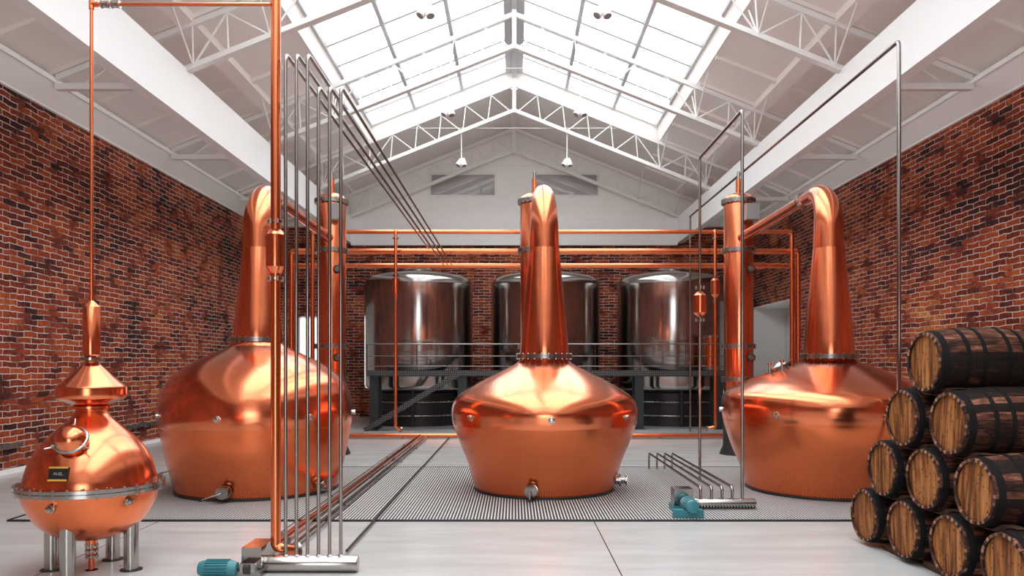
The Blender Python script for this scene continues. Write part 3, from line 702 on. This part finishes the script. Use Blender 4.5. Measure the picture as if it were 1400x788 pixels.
# ------------------------------------------------------------------ pump at left
t = thing('pump', 'teal electric pump with polished steel housing at the foot of the tall copper pipe', 'pump', (-2.13,6.45,0))
MB().box(-.08,.08,-.05,.30,.055,.222).build('housing', M['steel'], t, smooth=False)
MB().box(-.10,.10,-.14,.32,0,.05).build('base_plate', M['flange'], t, smooth=False)
m_ = MB().lathe([(.03,-.395),(.05,-.39),(.062,-.36),(.066,-.33),(.066,-.13),(.05,-.085),(.032,-.08)],32,(0,-.13,.075),'x').build('motor', M['teal'], t)
mb = MB()
for i in range(20):
    a = 2*PI*i/20
    mb.add([Vector(v) for v in MB().box(-.33,-.15,-.004,.004,.06,.075).xf(Matrix.Translation((0,-.13,.075)) @ Matrix.Rotation(a,4,'X')).v], [(0,3,2,1),(4,5,6,7),(0,1,5,4),(1,2,6,5),(2,3,7,6),(3,0,4,7)])
mb.build('cooling_fin', M['teal'], m_, smooth=False)
MB().lathe([(.02,-.09),(.02,-.03),(.045,-.03),(.045,.02)],20,(0,-.13,.075),'x').build('shaft_coupling', M['dark_steel'], t)
MB().box(-.33,-.16,-.18,-.08,0,.02).build('motor_foot', M['teal'], t, smooth=False)
MB().box(-.06,.06,-.15,-.051,.05,.12).build('impeller_case', M['steel'], t, smooth=False)

# ------------------------------------------------------------------ right manifold
RX = 2.465; RY = 9.28
t = thing('steel_floor_manifold', 'horizontal steel header on the grating with four low bent pipes, left of the right still', 'manifold', (RX,RY,.02))
MB().lathe([(.04,-.37),(.056,-.365),(.057,-.36),(.057,.36),(.05,.368),(.04,.37)],36,(0,0,.06),'x').build('header', M['steel'], t)
for px in (957.8,972.8,987.2,1001.2):
    x = MX(px,RY)-RX
    MB().tube(bent([(x,0,.1),(x,0,.25),(x,3.55,.25),(x,3.55,0.0)],.06,8),.0175,16).build('bent_pipe', M['tube_steel'], t)
t = thing('steel_loop_pipe', 'tall steel pipe rising from the floor manifold and looping back with a copper vessel', 'pipe', (MX(1014.8,RY),RY,.02))
MB().tube(bent([(0,0,.115),(0,0,4.68),(0,2.12,4.68),(0,2.12,0)],.05,8),.0195,20).build('pipe', M['tube_steel'], t)
d2 = RY+2.12; pm = F/d2
z0, z1 = 1.68+(500-432)/pm, 1.68+(500-400)/pm
MB().lathe([(.03,z0-.01),(.05,z0),(.092,z0+.045),(.092,z1-.045),(.05,z1),(.03,z1+.01)],36,(0,2.12,0)).build('vessel', M['copper'], t)
for z in (z0-.06, z1+.07):
    f = MB().lathe([(.02,z-.008),(.045,z-.008),(.045,z+.008),(.02,z+.008)],20,(0,2.12,0)).build('pipe_clamp', M['steel'], t)
    bolts(f, ring_pts(4,.055,z,0,(0,2.12)), .012, .025, 8)
t = thing('long_steel_pipe', 'tallest steel pipe, in front of the right still, running back beside the right white beam', 'pipe', (4.5,9.24,.02))
MB().tube(bent([(0,0,0),(0,0,5.48),(0,10.95,5.50),(0,10.95,-.02)],.06,8),.0235,20).build('pipe', M['tube_steel'], t)
# right pump
t = thing('pump', 'small teal pump with square steel housing beside the floor manifold on the grating', 'pump', (1.95,9.0,.02))
MB().box(-.115,.10,.05,.26,.075,.265).build('housing', M['steel'], t, smooth=False)
MB().box(-.13,.13,.03,.30,0,.07).build('base', M['teal'], t, smooth=False)
MB().box(-.185,.14,-.30,-.19,0,.085).build('front_foot', M['teal'], t, smooth=False)
m_ = MB().lathe([(.03,.04),(.06,.035),(.078,.0),(.078,-.26),(.066,-.30),(.05,-.305)],28,(.01,-.03,.12),'y').build('motor', M['teal'], t)
mb = MB()
for i in range(18):
    a = 2*PI*i/18
    mb.add(MB().box(-.004,.004,-.25,-.02,.07,.086).xf(Matrix.Translation((.01,-.03,.12)) @ Matrix.Rotation(a,4,'Y')).v, [(0,3,2,1),(4,5,6,7),(0,1,5,4),(1,2,6,5),(2,3,7,6),(3,0,4,7)])
mb.build('cooling_fin', M['teal'], m_, smooth=False)
MB().lathe([(.04,0),(.04,.10)],20,(.09,.15,.08),'x').build('outlet', M['steel'], t)

# ------------------------------------------------------------------ floor pipes running into the hall
def long_pipe(name, label, x, y0, y1, z, r, mat, saddle=True):
    t = thing(name, label, 'pipe', (x,y0,0))
    MB().tube([(0,0,z),(0,y1-y0,z)],r,14).build('pipe', mat, t)
    if saddle:
        y = .5
        while y < y1-y0:
            MB().box(-r-.015,r+.015,y-.012,y+.012,0,z-r*.3).build('saddle', M['flange'], t, smooth=False); y += 2.2
    return t
long_pipe('copper_floor_pipe','copper pipe low on the floor running back from the left manifold',-2.17,7.0,18.25,.075,.034,M['copper_pipe'])
long_pipe('steel_floor_pipe','bright steel pipe on the floor just right of the copper floor pipe',-2.04,6.75,18.2,.045,.017,M['tube_steel'])
long_pipe('steel_floor_pipe','thin steel pipe close beside the bright one, nearer the centre of the hall',-1.985,6.75,18.0,.036,.010,M['flange'])
long_pipe('thin_floor_rod','hair-thin steel rod on the floor left of the copper floor pipe',-2.33,7.4,18.2,.034,.006,M['tube_steel'])
long_pipe('dark_floor_pipe','dark slim pipe alone on the floor between left and central stills',-1.505,7.1,18.2,.034,.0125,M['dark_steel'],False)
# rear floor pipe
t = thing('rear_floor_pipe', 'copper pipe lying across the floor in front of the tank platform', 'pipe', (0,18.4,0))
MB().tube([(-5.6,0,.07),(6.3,0,.07)],.052,20).build('pipe', M['copper_pipe'], t)
MB().box(-5.6,6.3,-.20,-.16,0,.02).build('curb', M['steel'], t, smooth=False)
for x in (-4.6,-2.6,-.6,1.4,3.4,5.4): MB().box(x-.02,x+.02,-.05,.05,0,.03).build('saddle', M['flange'], t, smooth=False)

# ------------------------------------------------------------------ header pipes at the back
def header(name, label, pts, r, y, extra=None):
    t = thing(name, label, 'pipe', (0,y,0))
    MB().tube(bent([(x,0,z) for x,z in pts],.09,8),r,20).build('pipe', M['copper_pipe'], t)
    return t
px17 = 17.4/F; px18 = 18.0/F
h1 = header('copper_header_pipe','highest of the three horizontal copper pipes across the back, bent down at both ends',[(-276*px17,0),(-276*px17,1.7+183*px17),(380*px17,1.7+183*px17),(380*px17,0)],.048,17.42)
h2 = header('copper_header_pipe','middle of the three horizontal copper pipes, thickest, across the back',[(-307*px17,0),(-307*px17,1.7+157.5*px17),(388*px17+.05,1.7+157.5*px17),(388*px17+.05,0)],.064,17.55)
h3 = header('copper_header_pipe','lowest of the three horizontal copper pipes, just above the steel tanks',[(-301*px18,0),(-301*px18,1.7+136.5*px18),(381*px18,1.7+136.5*px18),(381*px18,0)],.056,18.0)
MB().lathe([(.05,-.03),(.08,-.02),(.08,.28),(.05,.3)],24,(326*px18,0,1.7+136.5*px18),'x').build('sleeve', M['copper_pipe'], h3)
def drop(label, px, cone):
    x = (px-VX)*17.25/F
    t = thing('copper_drop_pipe', label, 'pipe', (x,17.25,0))
    q = 17.25/F; zt = 1.7+183*17.42/F
    MB().tube(bent([(0,.10,zt),(0,0,zt),(0,0,.36),(.09,.06,.30)] if cone else [(0,.10,zt),(0,0,zt),(0,0,.36),(-.16,.03,.32)],.05,6),.036,18).build('pipe', M['copper_pipe'], t)
    for y_ in (326, 377, 412):
        z = 1.7+(500-y_)*q
        f = MB().lathe([(.03,z-.014),(.065,z-.014),(.065,z+.014),(.03,z+.014)],20).build('pipe_clamp', M['steel'], t)
    if cone: MB().lathe([(.03,1.7+(500-408)*q),(.055,1.7+(500-404)*q),(.085,1.7+(500-382)*q),(.085,1.7+(500-381)*q),(.03,1.7+(500-380)*q)],28).build('reducer', M['copper'], t)
    else: MB().lathe([(.03,1.7+(500-408)*q),(.10,1.7+(500-403)*q),(.10,1.7+(500-384)*q),(.03,1.7+(500-379)*q)],28).build('vessel', M['copper'], t)
    MB().lathe([(.04,-.015),(.062,-.015),(.062,.015),(.04,.015)],20,(0,0,0),'x').xf(Matrix.Translation((.10,.065,.295) if cone else (-.165,.03,.32))@Matrix.Rotation(.6 if cone else 0,4,'Z')).build('end_fitting', M['steel'], t)
drop('vertical copper pipe with a cone reducer in front of the leftmost tank',541,True)
drop('vertical copper pipe with a small vessel beside the right condenser column',977.8,False)

# ------------------------------------------------------------------ steel tanks
def make_tank():
    t = thing('steel_tank', 'x', 'tank', (0,0,0), 0, 'large steel tanks on the back wall')
    body = [(.5,.80),(1.1,.90),(1.48,1.0),(1.56,1.06)]
    MB().lathe([(.05,.76)]+smooth_prof(body,4)+[(1.585,1.14),(1.585,4.0)]+smooth_prof([(1.585,4.02),(1.56,4.14),(1.46,4.24),(1.25,4.31),(.8,4.40),(.3,4.45),(.1,4.46)],6),96).build('shell', M['tank'], t)
    h = MB().lathe([(.42,4.42),(.42,4.46),(.46,4.46),(.46,4.48),(.22,4.60),(.20,4.62),(.02,4.625)],40).build('top_hatch', M['steel'], t)
    for i in range(6):
        a = 2*PI*(i+.5)/6; MB().tube([(1.40*math.cos(a),1.40*math.sin(a),0),(1.40*math.cos(a),1.40*math.sin(a),.99)],.05,14).build('leg', M['dark'], t)
    MB().lathe([(1.30,0),(1.30,.93)],64).build('shade_drum', M['dark_steel'], t)  # black cylinder added to paint the shade below deck and tank
    for z in (.30,.68):
        n = 48; mb = MB()
        pts = [(1.40*math.cos(2*PI*i/n),1.40*math.sin(2*PI*i/n),z) for i in range(n+1)]
        mb.tube(pts,.022,8,cap=False).build('brace_ring', M['flange'], t)
    return t
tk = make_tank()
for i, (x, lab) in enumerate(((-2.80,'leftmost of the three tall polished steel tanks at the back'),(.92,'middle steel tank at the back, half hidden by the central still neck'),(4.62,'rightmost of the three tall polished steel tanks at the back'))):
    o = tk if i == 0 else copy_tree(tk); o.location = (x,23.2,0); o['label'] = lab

# ------------------------------------------------------------------ platform in front of tanks
PX0, PX1, PY0, PY1 = -3.93, 5.62, 20.95, 21.56
t = thing('tank_platform', 'dark raised walkway platform with thin steel railing in front of the tanks', 'platform', (0,21.0,0))
def B(mbx, *a): return mbx
MB().box(PX0,PX1,PY0-21,PY0-21+.04,1.42,1.57).build('edge_plate', M['perf'], t, smooth=False)
MB().box(PX0,PX1,PY0-21+.04,PY1-21,1.50,1.56).build('deck', M['dark'], t, smooth=False)
MB().box(PX0,PX1,PY1-21-.04,PY1-21,1.40,1.50).build('rear_beam', M['dark'], t, smooth=False)
for x in (-3.73,-1.38,.95,3.33,5.45):
    for y in (.05,.50):
        mb = MB().box(x-.115,x+.115,y-.045,y-.03,0,1.42).box(x-.115,x+.115,y+.03,y+.045,0,1.42).box(x-.01,x+.01,y-.03,y+.03,0,1.42).box(x-.15,x+.15,y-.08,y+.08,0,.015)
        mb.build('post', M['dark'], t, smooth=False)
for z, r in ((2.27,.021),(1.95,.014),(1.68,.014)):
    MB().tube([(PX0,-.02,z),(PX1,-.02,z)],r,10).build('rail', M['tube_steel'], t)
for x in (-3.91,-2.59,-1.47,-.26,.95,2.15,3.35,4.55,5.58):
    MB().tube([(x,-.02,1.50),(x,-.02,2.28)],.013,8).build('rail_post', M['tube_steel'], t)
# stairs
t = thing('platform_stair', 'dark metal stair with perforated stringers climbing right to the tank platform', 'stair', (-3.85,20.4,0))
for y in (0,.48):
    MB().bar((-.02,y,.02),(2.42,y,1.50),.03,.13).build('stringer', M['perf'], t, smooth=False)
for i in range(7):
    s_ = (i+.6)/7.3; MB().box(2.4*s_-.11,2.4*s_+.11,.015,.465,1.48*s_-.015,1.48*s_+.01).build('tread', M['perf'], t, smooth=False)
# copper sight vessel on platform
t = thing('copper_canister', 'short copper canister with steel end rings on the platform by the right tank', 'canister', (5.28,21.25,1.56))
MB().lathe([(.15,.06),(.17,.08),(.17,.90),(.15,.92)],32).build('body', M['copper'], t)
for z in (.02,.88):
    MB().lathe([(.12,z),(.19,z),(.19,z+.07),(.12,z+.07)],32).build('end_ring', M['flange'], t)
MB().lathe([(.10,0),(.10,.04)],16).build('foot', M['dark'], t)

# conduit on left wall
for (ya, yb, lab) in ((9.5,12.7,'short grey metal conduit low on the left brick wall at the edge of view'),(14.6,21.5,'grey metal conduit low on the left brick wall behind the left stills')):
    t = thing('wall_conduit', lab, 'conduit', (-W,ya,0))
    MB().box(.002,.06,0,yb-ya,.40,.47).build('trunking', M['flange'], t, smooth=False)
    y = .3
    while y < yb-ya:
        MB().box(.0,.07,y,y+.04,.385,.485).build('bracket', M['steel'], t, smooth=False); y += 1.5

# ------------------------------------------------------------------ barrels
BL = .88; RB = .285; RH = .243
def brad(x):                      # x from 0..BL
    u = (x-BL/2)/(BL/2); return RB-(RB-RH)*u*u
def make_barrel():
    t = thing('oak_barrel', 'x', 'barrel', (0,0,0), 0, 'stacked oak barrels')
    prof = [(RH-.024,.026),(RH-.024,.0),(RH-.004,0)]+[(brad(BL*i/28),BL*i/28) for i in range(1,28)]+[(RH-.004,BL),(RH-.024,BL),(RH-.024,BL-.026)]
    MB().lathe(prof,78,(0,0,0),'x',cap=False).build('staves', M['stave'], t)
    for xx in (-.001, BL+.001):
        mb = MB(); n_ = 52
        for i in range(n_):
            a0 = 2*PI*(i+.06)/n_; a1 = 2*PI*(i+.94)/n_; r0_, r1_ = RH-.025, RH-.002; x0_, x1_ = xx-.003, xx+.003
            q = [(x,r*math.cos(a),r*math.sin(a)) for x in (x0_,x1_) for (r,a) in ((r0_,a0),(r1_,a0),(r1_,a1),(r0_,a1))]
            mb.add(q, [(0,1,2,3),(7,6,5,4),(0,4,5,1),(1,5,6,2),(2,6,7,3),(3,7,4,0)])
        mb.build('stave_ends', M['stave_end'], t, smooth=False)
    for xx in (.018,BL-.028): MB().lathe([(RH-.023,xx),(RH-.023,xx+.01)],48,(0,0,0),'x').build('head', M['head'], t, smooth=False)
    for xc, w in ((.045,.05),(.215,.034),(.345,.034),(.55,.036),(.68,.034),(BL-.045,.05)):
        a, b = xc-w/2, xc+w/2; e = .0035
        MB().lathe([(brad(a)-.002,a),(brad(a)+e,a),(brad(xc)+e,xc),(brad(b)+e,b),(brad(b)-.002,b)],72,(0,0,0),'x',cap=False).build('hoop', M['hoop'], t)
    return t
bar0 = make_barrel(); first = True
def hx_(y): return 3.30+.06*(7.46-y)
Y1 = [7.46,6.81,6.16,5.51]
rows = [(RB+.002,Y1),(RB+.484,[7.135,6.485,5.835]),(RB+.964,[6.81,6.16]),(RB+1.446,[6.485])]
blab = {(0,0):'oak barrel on the floor at the far left end of the bottom row',
        (0,1):'second oak barrel from the left in the bottom row',
        (0,2):'third oak barrel from the left in the bottom row, cut by the lower edge',
        (0,3):'oak barrel at the lower right corner, nearest end of the bottom row',
        (1,0):'leftmost oak barrel in the second row, resting on the two leftmost floor barrels',
        (1,1):'middle oak barrel of the second row from the floor',
        (1,2):'rightmost oak barrel of the second row, largest head in view',
        (2,0):'left oak barrel of the pair just under the top barrel',
        (2,1):'right oak barrel of the pair just under the top barrel',
        (3,0):'single oak barrel on the very top of the stack'}
tilt = math.atan(.06)
for r_, (z, ys) in enumerate(rows):
    for k_, y in enumerate(ys):
        o = bar0 if first else copy_tree(bar0); first = False
        o.location = (hx_(y)+random.uniform(-.008,.008), y, z)
        o.rotation_euler = (math.radians(random.uniform(-6,6)), 0, tilt); o['label'] = blab[(r_,k_)]
# notched rack battens between rows
def envelope(y, ys, zc, r, sign):
    best = None
    for c in ys:
        d_ = abs(y-c)
        if d_ < r:
            v = zc+sign*math.sqrt(r*r-d_*d_)
            best = v if best is None else (max(best,v) if sign > 0 else min(best,v))
    return best
bn = 0
for i in range(4):
    zl, yl = rows[i]; up = rows[i+1] if i < 3 else None
    for off in (.13,.72):
        rr = brad(off)+.006
        if i == 3: continue
        ya, yb = min(up[1])-.34, max(up[1])+.34
        ya = max(ya, min(yl)-.1); zc = (zl+rr+up[0]-rr)/2
        n = 60; topp = []; bott = []
        for k_ in range(n+1):
            y = ya+(yb-ya)*k_/n
            lo = envelope(y, yl, zl, rr, 1); hi = envelope(y, up[1], up[0], rr, -1)
            b_ = max(zc-.035, lo if lo else -9); t_ = min(zc+.032, hi if hi else 9)
            if t_-b_ < .006: m__ = (t_+b_)/2; b_, t_ = m__-.003, m__+.003
            topp.append((y,t_)); bott.append((y,b_))
        name = 'rack_batten'
        mbx = MB(); vs = []; fs = []
        for (y,b_),(y2,t_) in zip(bott,topp):
            x = hx_(y)+off
            vs += [(x-.045,y,b_),(x+.045,y,b_),(x+.045,y,t_),(x-.045,y,t_)]
        for k_ in range(n):
            a = k_*4
            for q in range(4): fs.append((a+q, a+(q+1)%4, a+4+(q+1)%4, a+4+q))
        fs += [(3,2,1,0),(n*4,n*4+1,n*4+2,n*4+3)]
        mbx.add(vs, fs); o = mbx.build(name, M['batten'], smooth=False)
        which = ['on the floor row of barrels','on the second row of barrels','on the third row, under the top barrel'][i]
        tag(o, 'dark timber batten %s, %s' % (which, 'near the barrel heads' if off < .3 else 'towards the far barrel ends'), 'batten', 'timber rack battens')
for off in (.13,.72):            # floor battens
    for k_ in range(3):
        y0_, y1_ = Y1[k_+1], Y1[k_]
        yc = (y0_+y1_)/2; g_ = .325-math.sqrt((brad(off)+.004)**2-(RB-.06)**2) if brad(off) > RB-.06 else .3
        w_ = max(.06, min(.25, g_))
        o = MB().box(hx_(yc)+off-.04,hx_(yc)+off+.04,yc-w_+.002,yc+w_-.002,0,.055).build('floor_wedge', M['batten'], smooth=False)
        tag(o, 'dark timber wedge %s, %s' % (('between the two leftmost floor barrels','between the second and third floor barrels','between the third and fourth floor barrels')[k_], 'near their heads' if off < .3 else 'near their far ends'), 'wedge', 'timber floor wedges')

# ------------------------------------------------------------------ light
w = bpy.data.worlds.new('overcast sky'); bpy.context.scene.world = w; w.use_nodes = True
bg = w.node_tree.nodes['Background']; bg.inputs['Color'].default_value = (.96,.98,1,1); bg.inputs['Strength'].default_value = 3.0
def portal(name, loc, rot, sx, sy):
    l = bpy.data.lights.new(name,'AREA'); l.shape = 'RECTANGLE'; l.size = sx; l.size_y = sy; l.cycles.is_portal = True
    o = bpy.data.objects.new(name, l); C.objects.link(o); o.location = loc; o.rotation_euler = rot; return o
sl = math.atan(.4)
for s in (-1,1):
    portal('skylight_portal', (s*2.05,(SY0+SY1)/2,G(2.05)+.2), (0,s*sl,0), 4.5, SY1-SY0+.3)
portal('window_portal', (0,YF-.4,2.3), (PI/2,0,0), 4.8, 4.6)

sc = bpy.context.scene
sc.view_settings.view_transform = 'Standard'; sc.view_settings.look = 'None'; sc.view_settings.gamma = 1; sc.view_settings.use_curve_mapping = False
sc.view_settings.exposure = .82
sc.cycles.max_bounces = 10; sc.cycles.diffuse_bounces = 6; sc.cycles.glossy_bounces = 5; sc.cycles.transparent_max_bounces = 12
sc.cycles.sample_clamp_indirect = 3
cd = bpy.data.cameras.new('camera'); cam = bpy.data.objects.new('camera', cd); C.objects.link(cam); sc.camera = cam
cam.location = (0,0,H); cam.rotation_euler = (PI/2,0,0)
cd.sensor_width = 36; cd.lens = F*36/1400; cd.shift_x = -3/1400; cd.shift_y = 106/1400; cd.clip_end = 200; cd.clip_start = .05
